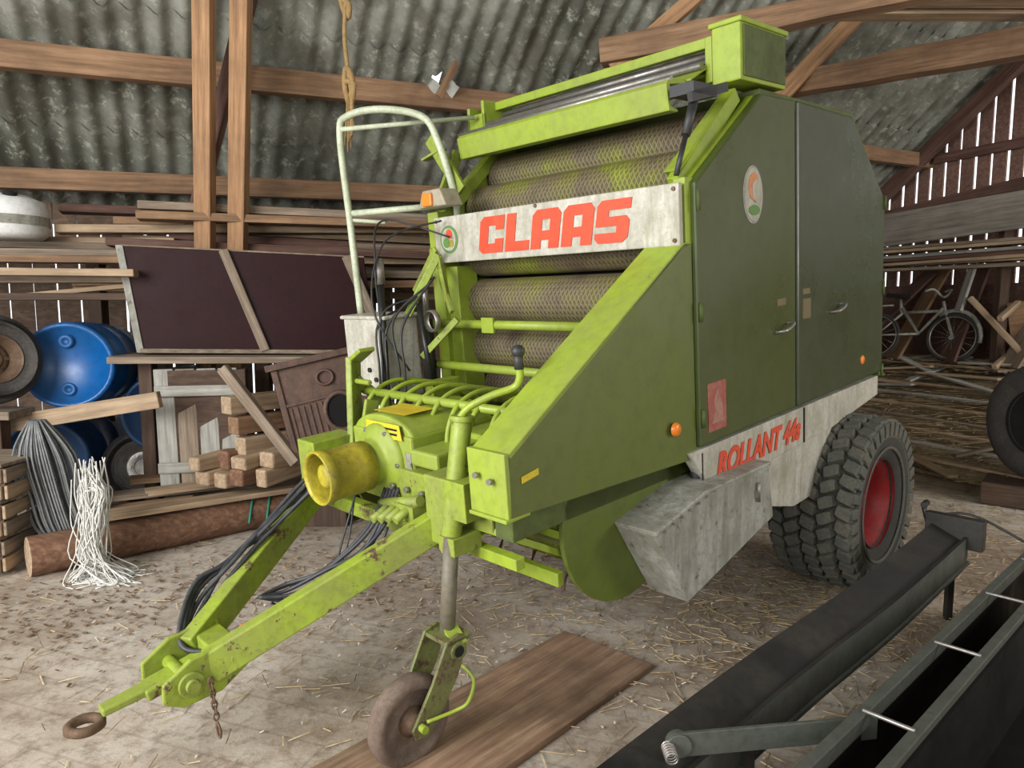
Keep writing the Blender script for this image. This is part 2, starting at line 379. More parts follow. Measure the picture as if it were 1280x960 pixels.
for ch in 'CLAAS':
    for pl in LT[ch]:
        k.prism([(u-(x+.16*y)*ww,-.0705,1.710+y*hh) for x,y in pl],(0,-.003,0))
    u-= (.80 if ch=='L' else .88)*ww
bp(k,'sign_lettering',m_red,0)
def disc(name,c,r,n,mat,sx=1,sy=1):
    k=M()
    if n=='v': pts=[(c[0]+r*sx*math.cos(a),c[1],c[2]+r*sy*math.sin(a)) for a in [i*2*math.pi/28 for i in range(28)]]; off=(0,-.002,0)
    else: pts=[(c[0],c[1]+r*sx*math.cos(a),c[2]+r*sy*math.sin(a)) for a in [i*2*math.pi/28 for i in range(28)]]; off=(-.002,0,0)
    k.prism(pts,off); return bp(k,name,mat,0)
m_lg=paint('sticker_green',(.10,.22,.05),(.1,.2,.05),.2,.5)
disc('sign_badge_ring',(1.29,-.071,1.79),.066,'v',m_lg); disc('sign_badge_face',(1.29,-.0735,1.79),.054,'v',m_white)
disc('sign_badge_red',(1.28,-.076,1.815),.022,'v',m_red); disc('sign_badge_green',(1.305,-.076,1.775),.024,'v',m_lg); disc('sign_badge_yellow',(1.27,-.076,1.77),.018,'v',m_yellow)
disc('door_badge_rim',(-.0225,.42,1.86),.098,'u',m_grey,.8,1.15); disc('door_badge_face',(-.025,.42,1.86),.09,'u',m_white,.8,1.15)
disc('door_badge_orange',(-.0275,.42,1.89),.060,'u',paint('faded_orange',(.55,.20,.06),(.5,.3,.15),.5),.7,.9); disc('door_badge_cream',(-.030,.435,1.875),.040,'u',m_white,.8,1.1)
disc('door_badge_green',(-.0275,.42,1.80),.040,'u',m_lg,1.1,.5)
k=M(); k.box((-.0245,.055,.97),(-.021,.185,1.16)); bp(k,'warning_sticker',m_pinkst,0)
k=M(); k.prism([(-.0247,.075,1.0),(-.0247,.165,1.0),(-.0247,.155,1.07),(-.0247,.12,1.13),(-.0247,.095,1.09),(-.0247,.10,1.05)],(-.001,0,0)); bp(k,'warning_sticker_figure',m_pinkfig,0)
k=M(); k.box((-.0285,.86,1.32),(-.026,.94,1.41)); k.box((-.0285,.86,1.43),(-.026,.93,1.455)); k.box((-.0245,.62,1.40),(-.0225,.70,1.43)); bp(k,'instruction_stickers',m_brownst,0)
for i,(a,b_) in enumerate([(-.16,1.03),(1.57,1.03)]):
    k=M(); k.lathe((-.02,a,b_),(-1,0,0),[(.0,.012),(.018,.012),(.024,.006),(.026,-.004)],20); bp(k,'side_reflector_%d'%(i+1),m_orange,0)
k=M()
for a,b_ in((.66,1.29),(1.22,1.32)):
    k.tube([(-.02,a-.05,b_),(-.055,a-.045,b_+.005),(-.06,a,b_+.012),(-.055,a+.05,b_+.03),(-.02,a+.055,b_+.03)],.008,8,0,4)
bp(k,'door_handles',m_steel,0)
k=M()
for w in (1.0,1.4,1.8): k.cyl((-.028,.012,w),(-.028,.012,w+.07),.008,n=8)
for w in (1.0,1.45,1.9): k.cyl((-.03,1.84,w-.1),(-.03,1.84,w-.03),.008,n=8)
bp(k,'door_hinges',m_dgreen,0)
# shield
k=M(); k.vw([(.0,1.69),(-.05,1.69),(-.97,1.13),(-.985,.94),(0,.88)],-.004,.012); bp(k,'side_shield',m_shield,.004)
k=M(); k.prism([(-.004,-.0,1.69),(-.004,-.055,1.69),(-.004,-.975,1.13),(-.004,-.965,1.115),(-.004,-.05,1.672),(-.004,0,1.675)],(.16,0,0))
k.box((-.004,-.99,.94),(.16,-.972,1.135)); k.box((-.004,-1.0,.93),(.16,-.9,.942))
bp(k,'shield_flange',m_green,.003)
k=M(); k.cyl((.16,-.93,1.09),(.20,-.93,1.09),.012,n=10); k.cyl((.05,-1.0,1.05),(.05,-1.01,1.05),.01,n=8); k.cyl((.11,-1.0,1.06),(.11,-1.01,1.06),.01,n=8); bp(k,'shield_bolts',m_steel,0)
k=M(); k.prism([(-.006,-.93,1.035),(-.006,-.86,1.045),(-.006,-.86,1.065),(-.006,-.93,1.055)],(-.002,0,0)); bp(k,'shield_label',m_label,0)
k=M(); k.vw([(-.07,.915),(1.82,.905),(1.82,.80),(1.2,.74),(.08,.73)],-.018,.03); k.vw([(.90,.76),(1.25,.76),(1.1,.62),(.98,.45),(.80,.45),(.46,.55),(.45,.74)],-.012,.03); bp(k,'lower_side_fairing',m_white,.004)
k=M(); k.box((-.022,.885,.74),(-.017,.895,.905)); k.vw([(.01,.745),(.01,.90),(.016,.90),(.016,.74)],-.020,-.017); bp(k,'fairing_seam',m_dark,0)
cu=bpy.data.curves.new('model_lettering','FONT'); cu.body='ROLLANT 44s'; cu.size=.125; cu.offset=.005; cu.shear=.3; cu.extrude=.001; cu.materials.append(m_red)
to=bpy.data.objects.new('model_lettering',cu); bpy.context.collection.objects.link(to); bpy.context.view_layer.update()
sc=.74/max(.01,to.dimensions.x); mt=Matrix((Vv*sc,Wv*1.1,-Uv)).transposed().to_4x4(); mt.translation=B((-.0215,.11,.775)); to.matrix_world=mt; to.parent=baler
# tool box
k=M(); poly=[(-.41,.725),(-.10,.785),(.40,.77),(.44,.53),(-.22,.405)]
k.vw(poly,-.09,.08); bp(k,'tool_box',m_grey,.006)
k=M(); k.vw([(-.41,.735),(-.10,.795),(.41,.78),(.405,.765),(-.10,.78),(-.405,.72)],-.098,.085); bp(k,'tool_box_lid',m_grey,.004)
k=M(); k.box((-.10,.28,.66),(-.088,.31,.69)); k.cyl((-.10,.295,.64),(-.10,.295,.72),.007,n=8)
for i in range(7): k.cyl((-.095,-.36+.055*i,.725+.009*i),(-.1005,-.36+.055*i,.725+.009*i),.005,n=6)
bp(k,'tool_box_latch',m_steel,0)
k=M(); k.box((.25,-.2,.55),(1.3,1.8,.82)); k.bar((.12,-.9,.88),(.12,.3,.85),.08,.12); k.bar((1.36,-.9,.88),(1.36,.3,.85),.08,.12)
k.bar((-.02,1.42,.31),(1.6,1.42,.31),.09,.09); k.box((.25,1.30,.3),(.33,1.54,.6)); k.box((1.2,1.30,.3),(1.28,1.54,.6))
bp(k,'chassis_frame',m_dgreen)
k=M(); k.cyl((.02,.02,.9),(.03,.05,.62),.022,n=12); k.bar((.0,.5,.75),(.0,.62,.55),.02,.06); bp(k,'lift_ram',m_black,0)
# pick up
k=M(); c=(-.34,.76); arc=[(c[0]+.34*math.cos(a),c[1]+.33*math.sin(a)) for a in [math.radians(x) for x in range(150,391,12)]]+[(.02,.92),(-.60,.93)]
k.vw(arc,.08,.10); k.vw(arc,1.36,1.38)
bp(k,'pickup_side_plates',m_shield,.003)
k=M(); k.cyl((.1,-.34,.74),(1.36,-.34,.74),.19,n=28)
for i in range(14): k.lathe((.14+i*.09,-.34,.74),(1,0,0),[(.2,0),(.225,.004),(.225,.03),(.2,.034)],28)
bp(k,'pickup_drum',m_green_worn,0)
k=M()
for i in range(13):
    for j in range(5):
        a=j*1.25+.4*(i%2); u_=.185+i*.09; k.tube([(u_,-.34+.2*math.cos(a),.74+.2*math.sin(a)),(u_,-.34+.34*math.cos(a+.12),.74+.33*math.sin(a+.12))],.004,6)
bp(k,'pickup_tines',m_rust,0)
k=M(); k.prism([(.12,-.86,.80),(.12,-.62,.66),(.12,-.60,.675),(.12,-.85,.82)],(1.2,0,0)); k.prism([(.12,-.62,.72),(.12,-.46,.58),(.12,-.44,.6),(.12,-.6,.74)],(1.2,0,0))
k.bar((.12,-.84,.72),(1.3,-.84,.72),.04,.04); k.bar((.12,-.66,.60),(1.3,-.66,.60),.03,.05)
bp(k,'pickup_front_strippers',m_green,.003)
# top assembly
k=M(); k.prism([(.14,.10,2.18),(.14,.085,2.275),(.14,.10,2.29),(.14,.22,2.305),(.14,.22,2.29),(.14,.11,2.275),(.14,.115,2.20),(.14,.16,2.19),(.14,.16,2.18)],(1.22,0,0))
k.prism([(.12,.22,2.295),(.12,.38,2.37),(.12,.38,2.38),(.12,.22,2.305)],(1.24,0,0))
k.box((.1,.36,2.435),(1.36,.40,2.475)); k.box((.1,.55,2.40),(1.36,.60,2.47)); k.box((.1,.36,2.33),(1.36,.6,2.345))
k.box((1.36,.28,2.22),(1.38,.62,2.48)); k.box((1.47,.28,2.22),(1.49,.5,2.46)); k.box((1.36,.28,2.22),(1.49,.30,2.42))
k.box((.1,.34,2.30),(.13,.66,2.47))
k.vw([(.0,1.95),(.05,1.93),(.45,2.22),(.42,2.27)],.05,.11); k.vw([(.0,1.95),(.05,1.93),(.45,2.22),(.42,2.27)],1.40,1.46)
bp(k,'twine_table',m_green,.004)
k=M(); k.box((-.02,.34,2.285),(.10,.71,2.505)); k.box((-.03,.33,2.49),(.11,.72,2.51)); bp(k,'twine_box',m_green,.005)
k=M(); k.box((-.026,.36,2.30),(-.02,.70,2.485)); bp(k,'twine_box_side_panel',m_dgreen,.004)
k=M()
for i,(a,b_) in enumerate([(.42,2.42),(.46,2.435),(.50,2.42),(.30,2.36)]): k.cyl((.12,a,b_),(1.36,a,b_),.015,n=12)
k.cyl((.15,.135,2.30),(1.40,.135,2.30),.012,n=10)
bp(k,'twine_table_rods',m_steel,0)
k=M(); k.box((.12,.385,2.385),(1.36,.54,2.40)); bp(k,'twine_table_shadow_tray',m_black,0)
k=M(); k.obox((.06,.14,2.235),(.05,0,0),(0,.08,0),(0,0,.02)); k.cyl((.03,.10,2.21),(.035,.04,2.07),.017,n=12); k.cyl((.035,.04,2.07),(.04,-.02,1.93),.010,n=10); k.bar((.02,.05,2.2),(.02,.3,2.26),.02,.035); bp(k,'gas_strut',m_black,0)
k=M(); k.bar((1.30,.04,2.02),(1.50,.03,2.30),.02,.07); k.bar((1.40,-.02,1.97),(1.40,.12,2.22),.02,.06); k.bar((1.42,.05,2.24),(1.55,.02,2.20),.05,.012); bp(k,'twine_arm_brackets',m_green_worn,.003)
k=M(); k.prism([(1.16,-.18,1.94),(1.37,-.18,1.94),(1.33,-.18,2.02),(1.20,-.18,2.02)],(0,.11,0)); bp(k,'lamp_housing',paint('lamp_housing',(.36,.33,.24),(.25,.15,.08),.7),.008)
k=M(); k.box((1.25,-.195,1.945),(1.32,-.178,2.005)); bp(k,'lamp_lens',m_orange,.006)
k=M(); k.tube([(1.78,-.3,1.45),(1.79,-.3,1.9),(1.80,-.3,2.34),(1.76,-.27,2.43),(1.60,-.18,2.44),(1.45,-.05,2.39),(1.38,-.02,2.27),(1.33,.02,2.0),(1.34,.03,1.85)],.018,12,0,6)
k.tube([(1.80,-.3,1.96),(1.36,0.0,1.96)],.016,10); k.tube([(1.79,-.3,2.37),(1.40,.25,2.40)],.012,8); k.tube([(1.80,-.3,1.93),(1.62,-.2,1.90)],.01,8)
bp(k,'hand_rail',m_wrail,0)
k=M(); k.box((1.40,-.42,1.05),(1.76,-.22,1.44)); k.box((1.38,-.43,1.435),(1.78,-.21,1.455)); bp(k,'control_box',m_white,.01)
k=M()
for i in range(7): k.cyl((1.45+.05*i,-.425,1.1+.045*(i%3)),(1.45+.05*i,-.432,1.1+.045*(i%3)),.012,n=10)
k.cyl((1.30,-.25,1.05),(1.33,-.22,1.42),.032,n=14); k.cyl((1.38,-.45,1.1),(1.42,-.4,1.62),.016,n=12); k.cyl((1.22,-.3,1.1),(1.30,-.28,1.5),.014,n=12)
bp(k,'hydraulic_ram',m_blackmetal,0)
k=M(); k.cyl((1.33,-.22,1.42),(1.345,-.2,1.62),.014,n=10); k.cyl((1.42,-.4,1.6),(1.43,-.39,1.72),.022,n=10); k.lathe((1.20,-.3,1.42),(0,1,0),[(.045,0),(.052,.005),(.052,.025),(.045,.03)],24); bp(k,'ram_rods',m_steel,0)
k=M()
k.bar((1.34,-.32,1.45),(1.22,-.2,1.72),.02,.035); k.bar((1.22,-.2,1.72),(1.24,-.15,1.50),.02,.03); k.bar((1.40,-.1,1.75),(1.18,-.18,1.45),.02,.03)
k.bar((1.28,-.3,1.25),(1.12,-.2,1.42),.02,.03); k.bar((1.50,-.15,1.55),(1.30,-.15,1.75),.015,.03)
k.box((1.14,-.36,1.0),(1.2,-.2,1.15)); k.bar((1.5,-.2,1.0),(1.3,-.2,1.0),.05,.08)
bp(k,'linkage_levers',m_green_worn,.003)
k=M()
for i in range(5):
    a=1.2+.04*i; k.tube([(a,-.25,1.62-.03*i),(a+.06+R(-.03,.03),-.42,1.45+R(-.05,.05)),(a+.02+R(-.04,.04),-.47,1.20),(a-.10+R(-.04,.04),-.58,1.0),(a-.2,-.8,.95)],.006,7,0,6)
k.tube([(1.3,-.1,1.88),(1.42,-.35,1.8),(1.35,-.5,1.5),(1.25,-.4,1.2)],.005,6,0,8); k.tube([(1.25,-.1,1.80),(1.5,-.3,1.9),(1.42,-.42,1.7),(1.45,-.4,1.45)],.005,6,0,8)
bp(k,'control_cables',m_black,0)
k=M(); k.tube([(1.50,-.10,1.385),(.45,-.10,1.385)],.021,14); k.bar((1.5,-.1,1.34),(1.5,-.1,1.40),.02,.05); k.tube([(1.35,-.2,1.20),(.3,-.2,1.20)],.020,12); k.obox((1.0,-.12,1.385),(.04,0,0),(0,.006,0),(0,0,.035))
k.tube([(1.30,-.62,1.145),(.22,-.62,1.145)],.018,12)
for i in range(9):
    a=.28+i*.115; k.tube([(a,-.66,.92),(a,-.70,1.0),(a,-.68,1.09),(a,-.62,1.155),(a,-.5,1.18),(a,-.3,1.13),(a,-.1,1.02)],.0105,8,0,4)
bp(k,'crop_guard_bars',m_green,0)
# headstock & gearbox
k=M()
k.box((.22,-.86,.80),(1.36,-.74,.94)); k.bar((.30,-.8,.87),(.30,0,.9),.08,.10); k.bar((1.3,-.8,.87),(1.3,0,.9),.08,.10)
k.box((.36,-.93,.74),(.48,-.72,.98)); k.box((1.24,-.93,.70),(1.38,-.72,.98))
k.bar((1.26,-.72,.9),(1.30,-.66,1.30),.03,.10); k.bar((1.30,-.66,1.28),(1.18,-.66,1.34),.08,.02); k.bar((1.28,-.4,.95),(1.30,-.66,1.20),.02,.05)
k.box((.24,-.90,.94),(.26,-.66,1.10)); k.bar((1.18,-.72,.92),(1.18,-.66,1.12),.02,.07); k.cyl((1.33,-.68,1.2),(1.15,-.68,1.2),.012,n=10)
bp(k,'headstock',m_green_worn,.006)
k=M(); k.box((.66,-.84,.83),(1.06,-.42,1.06))
hood=[(.66,1.04)]+[(.86-.20*math.cos(math.radians(x)),1.04+.085*math.sin(math.radians(x))) for x in range(15,180,15)]+[(1.06,1.04)]
k.prism([(a,-.83,b_) for a,b_ in hood],(0,.40,0))
k.lathe((.86,-.84,.95),(0,-1,0),[(.145,0),(.145,.015),(.12,.03),(.09,.04),(.085,.07),(.05,.08),(0,.08)],32)
k.box((.30,-.62,.96),(.72,-.30,1.04)); k.box((.5,-.85,.96),(.66,-.6,1.02))
bp(k,'gearbox',m_green,.010)
k=M()
for i in range(6):
    a=i*math.pi/3; k.cyl((.86+.13*math.cos(a),-.85,.95+.13*math.sin(a)),(.86+.13*math.cos(a),-.868,.95+.13*math.sin(a)),.009,n=6)
for i in range(5): k.cyl((.40+.09*i,-.865,.87),(.40+.09*i,-.88,.87),.012,n=6)
k.cyl((.86,-.9,.945),(.86,-1.08,.945),.022,n=14); k.cyl((.86,-1.04,.945),(.86,-1.09,.945),.035,n=14)
bp(k,'input_shaft',m_steel,0)
k=M(); k.box((.64,-.8325,.985),(.76,-.8305,1.01)); k.prism([(.70,-.852,1.045),(.94,-.852,1.045),(.94,-.846,1.10),(.72,-.846,1.10)],(0,.002,.0))
k.prism([(.74,-.66,1.127),(.95,-.66,1.127),(.95,-.80,1.127),(.74,-.80,1.127)],(0,0,.001)); bp(k,'warning_label',m_label,0)
k=M(); k.prism([(.73,-.8535,1.06),(.91,-.8535,1.06),(.91,-.8525,1.068),(.73,-.8525,1.068)],(0,.0005,0)); k.prism([(.73,-.852,1.078),(.88,-.852,1.078),(.88,-.851,1.085),(.73,-.851,1.085)],(0,.0005,0)); bp(k,'warning_label_text',m_dark,0)
k=M(); k.box((.665,-.843,.93),(.70,-.8405,1.0)); bp(k,'data_plate',m_grey,0)
k=M(); k.lathe((.86,-.92,.945),(0,-1,0),[(.088,0),(.095,.0),(.097,.05),(.095,.06),(.095,.16),(.099,.165),(.101,.20),(.096,.205),(.090,.19),(.090,.05),(.087,0)],40,closed=True)
k.lathe((.86,-.92,.945),(0,-1,0),[(0,.02),(.089,.02)],24,1); k.lathe((.86,-.92,.945),(0,-1,0),[(.030,.02),(.034,.15),(.045,.155),(.045,.175),(.03,.18),(0,.18)],20,0); bp(k,'pto_guard',[m_yellow,m_dark],0)
# drawbar
k=M()
k.bar((.43,-.80,.83),(.80,-1.60,.46),.060,.105); k.bar((1.32,-.80,.83),(.96,-1.60,.46),.060,.105)
k.bar((1.32,-.86,.72),(.43,-.86,.72),.05,.06)
hp=[(-1.50,.53),(-1.46,.44),(-1.58,.375),(-1.70,.375),(-1.755,.41),(-1.75,.47),(-1.66,.52)]
k.vw(hp,.77,.79); k.vw(hp,.97,.99)
k.bar((.80,-1.54,.485),(.98,-1.54,.485),.09,.05); k.bar((.88,-1.56,.455),(.88,-1.78,.425),.09,.035)
k.prism([(.845,-1.72,.425),(.915,-1.72,.425),(.905,-1.90,.41),(.855,-1.90,.41)],(0,0,.025))
bp(k,'drawbar',m_drawbar,.006)
k=M(); k.cyl((.74,-1.67,.445),(1.02,-1.67,.445),.022,n=16); k.cyl((.755,-1.67,.445),(.77,-1.67,.445),.04,n=20); k.cyl((.74,-1.53,.48),(1.02,-1.53,.48),.018,n=12)
bp(k,'hitch_bolts',m_green_worn,.002)
k=M(); k.lathe((.88,-1.945,.40),(0,.1,1),[(.028,.0),(.032,.012),(.046,.015),(.056,.008),(.056,-.008),(.046,-.015),(.032,-.012)],28,closed=True); bp(k,'hitch_eye',m_rust,0)
k=M(); x0=Vector((.74,-1.62,.44))
for i in range(7):
    c0=x0+Vector((0,.0,-.020*i)); h=.008
    pts=[c0+(Vector((h*math.cos(a),0,.015*math.sin(a))) if i%2 else Vector((0,h*math.cos(a),.015*math.sin(a)))) for a in [j*math.pi/5 for j in range(10)]]
    k.tube(pts,.003,6,0,0,True)
k.tube([(.74,-1.62,.30),(.72,-1.62,.28),(.73,-1.62,.25),(.75,-1.62,.25),(.75,-1.62,.29)],.004,6,0,4)
bp(k,'safety_chain',m_rust,0)
# hoses: loose loops lying along the far arm and hanging between the arms
k=M()
for i in range(6):
    j=lambda s=.02: R(-s,s)
    o=.022*i-.055
    k.tube([(1.02+o,-.86,.93+j()),(1.10+o+j(.015),-1.0,.86+j()),(1.13+o*.5+j(.03),-1.20,.74+j(.03)),(1.12+o*.4+j(.03),-1.36,.66+j(.035)),(1.08+o*.5+j(.03),-1.50,.58+o*.8),(1.01+j(.015),-1.59-o*.3,.50+o*.6),(.94,-1.60-o*.4,.45+o*.5),(.86+j(.01),-1.54,.455+o*.3),(.80+j(.015),-1.44+o*.3,.50+o*.3)],.0085,8,0,8)
for i in range(5):
    o=.020*i
    k.tube([(.74+o,-.86,.86),(.70+o,-.95,.77),(.71+o,-1.04,.68+R(-.02,.03)),(.78+o,-1.16,.59+R(-.03,.03)),(.88+o,-1.26,.55+R(-.03,.02)),(.93,-1.36,.56)],.0075,8,0,6)
k.tube([(.62,-1.0,.78),(.60,-1.1,.66),(.68,-1.2,.58),(.86,-1.2,.56)],.006,8,0,6)
k.tube([(.98,-.9,.84),(.88,-1.05,.60),(.95,-1.22,.46),(.86,-1.35,.56)],.004,6,0,6)
k.tube([(.95,-.9,.86),(.93,-1.02,.64),(.84,-1.15,.48),(.72,-1.25,.52)],.004,6,0,6)
bp(k,'hydraulic_hoses',m_hose,0)
k=M()
for i in range(3): k.cyl((.80,-1.43+.02*i,.50),(.785,-1.35+.02*i,.54),.013,n=12)
for i in range(4): k.cyl((.60+.05*i,-.88,.84-.01*i),(.60+.05*i,-.98,.80-.01*i),.016,n=10)
k.cyl((.55,-.9,.86),(.8,-.9,.80),.02,n=12); k.box((.56,-.93,.78),(.66,-.87,.84))
bp(k,'hose_couplings',m_green_worn,0)
k=M(); k.cyl((.84,-1.47,.515),(.83,-1.44,.525),.016,n=12); bp(k,'red_coupling_cap',m_red,0)
# jack
k=M(); k.cyl((.33,-.86,1.17),(.33,-.945,.80),.034,n=20); k.cyl((.33,-.857,1.185),(.33,-.86,1.165),.040,n=20); k.box((.24,-.95,.86),(.34,-.86,.99)); k.box((.29,-.97,.74),(.37,-.85,.80))
bp(k,'jack_outer_tube',m_green_worn,.003)
k=M(); k.cyl((.33,-.945,.80),(.33,-1.0,.46),.026,n=18); bp(k,'jack_inner_tube',paint('jack_tube',(.15,.13,.10),(.17,.19,.04),.6,.5,6),0)
k=M(); k.tube([(.33,-.87,1.175),(.30,-.85,1.215),(.24,-.80,1.25),(.19,-.75,1.27),(.17,-.74,1.30),(.17,-.74,1.34)],.013,10,0,4); bp(k,'jack_crank',m_green,0)
k=M(); k.cyl((.17,-.74,1.33),(.17,-.74,1.38),.016,n=12); k.lathe((.17,-.74,1.385),(0,0,1),[(0,-.02),(.02,-.01),(.023,.005),(.015,.02),(0,.024)],14); bp(k,'jack_crank_grip',m_black,0)
wc=(.325,-1.178,.262)
k=M()
fk=[(-.96,.475),(-1.0,.50),(-1.05,.49),(-1.12,.375),(-1.21,.26),(-1.20,.225),(-1.16,.215),(-1.115,.24),(-1.015,.365)]
k.vw(fk,.262,.274); k.vw(fk,.378,.390)
k.box((.262,-1.05,.47),(.390,-.95,.485)); k.lathe((.255,-1.01,.445),(1,0,0),[(.018,0),(.032,0),(.032,.012),(.018,.012)],20,closed=True)
bp(k,'jockey_fork',paint('fork_paint_worn',(.15,.17,.05),(.12,.09,.05),.8,.5,6,chips=RUST,chip_at=.55,bs=.2),.003)
k=M(); k.tube([(.255,-1.16,.275),(.225,-1.07,.28),(.205,-1.03,.30),(.245,-.97,.33),(.3,-.97,.36)],.006,8,0,5); k.cyl((.24,-1.178,.262),(.405,-1.178,.262),.013,n=12); k.bar((.33,-.99,.50),(.26,-1.0,.46),.05,.02); bp(k,'jockey_axle',m_green,0)
k=M(); k.cyl((.2535,-1.01,.445),(.253,-1.01,.445),.018,n=16); bp(k,'fork_hole',m_dark,0)
k=M(); k.lathe(wc,(1,0,0),[(.03,-.030),(.05,-.012),(.10,-.010),(.108,-.034),(.130,-.036),(.142,-.024),(.147,0),(.142,.024),(.130,.036),(.108,.034),(.10,.010),(.05,.012),(.03,.030)],40,closed=True); bp(k,'jockey_wheel',paint('jockey_rubber',(.17,.125,.095),(.08,.05,.035),.8,.8,10,bs=.4),0)
k=M(); k.lathe(wc,(1,0,0),[(.0,-.045),(.03,-.045),(.034,-.03),(.05,-.016),(.05,.016),(.034,.03),(.03,.045),(0,.045)],24); bp(k,'jockey_hub',m_rust,0)

def big_wheel(c,width,Rr,rim,parent,nm,T=B,ax=(1,0,0),rimmat=None,rub=None,tread=True):
    c=Vector(c);w=width/2; ax=Vector(ax)
    k=M(T); t_=.022 if tread else 0
    k.lathe(c,ax,[(rim,-w*.72),(rim+.03,-w*.86),(rim+.10,-w*1.0),(Rr-.085,-w*.99),(Rr-.035-t_,-w*.90),(Rr-.02-t_,-w*.6),(Rr-.012-t_,0),(Rr-.02-t_,w*.6),(Rr-.035-t_,w*.90),(Rr-.085,w*.99),(rim+.10,w),(rim+.03,w*.86),(rim,w*.72)],64,closed=True)
    k.build(nm+'_tyre',rub or m_rubber,parent)
    if tread:
        k=M(T)
        ref=Vector((0,0,1)); x=ref.cross(ax).normalized(); y=ax.cross(x); nb=36; da=2*math.pi/nb
        rows=[-.80,-.40,0,.40,.80]
        for ri,rf in enumerate(rows):
            for i in range(nb):
                a=i*da+(da/2 if ri%2 else 0); d=x*math.cos(a)+y*math.sin(a); t=-x*math.sin(a)+y*math.cos(a)
                sk=(1 if ri%2 else -1)*.42
                drop=.012 if abs(rf)>.7 else .0
                aa=(ax+t*sk).normalized(); bb=(t-ax*sk*.6).normalized()
                cc=c+ax*(rf*w)+d*(Rr-.024-drop); vs=[]
                for h,s_ in((-.022,1.10),(.022,.90)):
                    for p,q in((-1,-1),(-.35,-1.2),(1,-1),(1,1),(.35,1.2),(-1,1)): vs.append(cc+aa*w*.19*p*s_+bb*.027*q*s_+d*h)
                k.add(vs,[(0,1,2,3,4,5),(6,7,8,9,10,11)]+[(i_,(i_+1)%6,6+(i_+1)%6,6+i_) for i_ in range(6)])
        for i in range(nb):
            for sgn in(-1,1):
                a=i*da; d=x*math.cos(a)+y*math.sin(a); t=-x*math.sin(a)+y*math.cos(a)
                k.obox(c+ax*(sgn*w*.965)+d*(Rr-.065),ax*.014,t*.024,d*.036)
        k.build(nm+'_tread_lugs',m_tread,parent,.004)
        k=M(T)
        for sgn in(-1,1):
            k.lathe(c,ax,[(rim+.07,sgn*w*.97),(rim+.075,sgn*w*1.02),(rim+.085,sgn*w*1.0)],64); k.lathe(c,ax,[(rim+.13,sgn*w*.99),(rim+.135,sgn*w*1.025),(rim+.145,sgn*w*1.0)],64)
        k.build(nm+'_sidewall_ribs',m_tread,parent)
    k=M(T)
    k.lathe(c,ax,[(rim+.012,-w*.86),(rim+.016,-w*.78),(rim-.01,-w*.70),(rim-.03,-w*.3),(rim-.035,.1*w),(.10,.18*w),(.07,.0),(.0,.0)],40)
    k.lathe(c,ax,[(rim+.012,w*.86),(rim-.03,w*.3),(rim-.035,.1*w)],40)
    k.build(nm+'_rim',rimmat or m_rimred,parent)
    k=M(T); k.lathe(c,ax,[(0,-.45*w),(.045,-.45*w),(.055,-.3*w),(.06,.1*w)],20)
    ref=Vector((0,0,1)); x=ref.cross(ax).normalized(); y=ax.cross(x)
    for i in range(6):
        a=i*math.pi/3; d=x*math.cos(a)+y*math.sin(a); k.cyl(c+d*.085-ax*.06*w,c+d*.085+ax*.15*w,.012,n=6)
    k.build(nm+'_hub',rimmat or m_rimred,parent)
big_wheel((.0,1.41,.316),.41,.455,.215,baler,'wheel_near')
big_wheel((1.62,1.41,.316),.41,.455,.215,baler,'wheel_far')

# ============================================================ FOREGROUND
pl=timber('loose_floor_plank',(.40,2.87,.015),(-.62,1.74,.015),.45,.026,w_floorpl,rough=.002)
st=empty('steel_beam_implement')
k=M(I); z=Vector((0,0,1)); path=cr([Vector(p) for p in ((.08,1.41,.30),(.50,1.83,.31),(.90,2.21,.325),(1.43,2.67,.36),(2.04,3.21,.43))],6)
w_,h_,t_=.15,.15,.014
sec=[(w_/2,.0),(w_/2,t_),(-w_/2+t_,-h_*.40+t_),(-w_/2+t_,-.02),(-w_/2,-.02),(-w_/2,-h_),(-w_/2+t_,-h_),(-w_/2+t_,-h_*.48)]
vs=[]
for i,p in enumerate(path):
    x=(path[min(i+1,len(path)-1)]-path[max(i-1,0)]).normalized(); y=z.cross(x).normalized()
    vs+=[p+y*a+z*b_ for a,b_ in sec]
n=len(path); fs=[list(range(8)),list(range(8*(n-1),8*n))]+[(8*j+i,8*j+(i+1)%8,8*j+8+(i+1)%8,8*j+8+i) for j in range(n-1) for i in range(8)]
k.add(vs,fs)
k.mi=[(1 if (q>=2 and (q-2)%8 in (4,)) else 0) for q in range(len(k.f))]
k.build('beam_web',[m_blackmetal,m_beamgrey],st)
k=M(I); k.tube([p+Vector((.052,-.052,-.145)) for p in path],.012,8); k.build('beam_lower_edge',m_beamgrey,st)
k=M(I)
k.obox((2.06,3.21,.42),(.02,.02,0),(-.08,.09,0),(0,0,.07)); k.cyl((1.99,3.30,.42),(1.97,3.32,.52),.012,n=8); k.cyl((1.95,3.28,.52),(2.0,3.34,.52),.015,n=8)
k.tube([(1.99,3.30,.46),(2.12,3.20,.50),(2.27,3.05,.42)],.007,6,0,5)
k.bar((2.04,3.19,0),(2.04,3.19,.36),.03,.03); k.box((.62,1.86,0),(.68,1.92,.26))
k.build('beam_end_and_feet',m_blackmetal,st,.003)
tr=empty('steel_trough_frame')
k=M(I)
A0=Vector((.62,1.50,.36));A1=Vector((2.35,3.08,.38)); n_=Vector((.675,-.738,0))
for off in(0,.13):
    k.bar(A0+n_*off,A1+n_*off,.03,.045,0)
for t in(.18,.42,.66,.88):
    p=A0.lerp(A1,t); k.tube([p+Vector((0,0,.024)),p+n_*.13+Vector((0,0,.024))],.006,8,1)
k.build('trough_rails',[m_beamgrey,m_steel],tr,.003)
k=M(I)
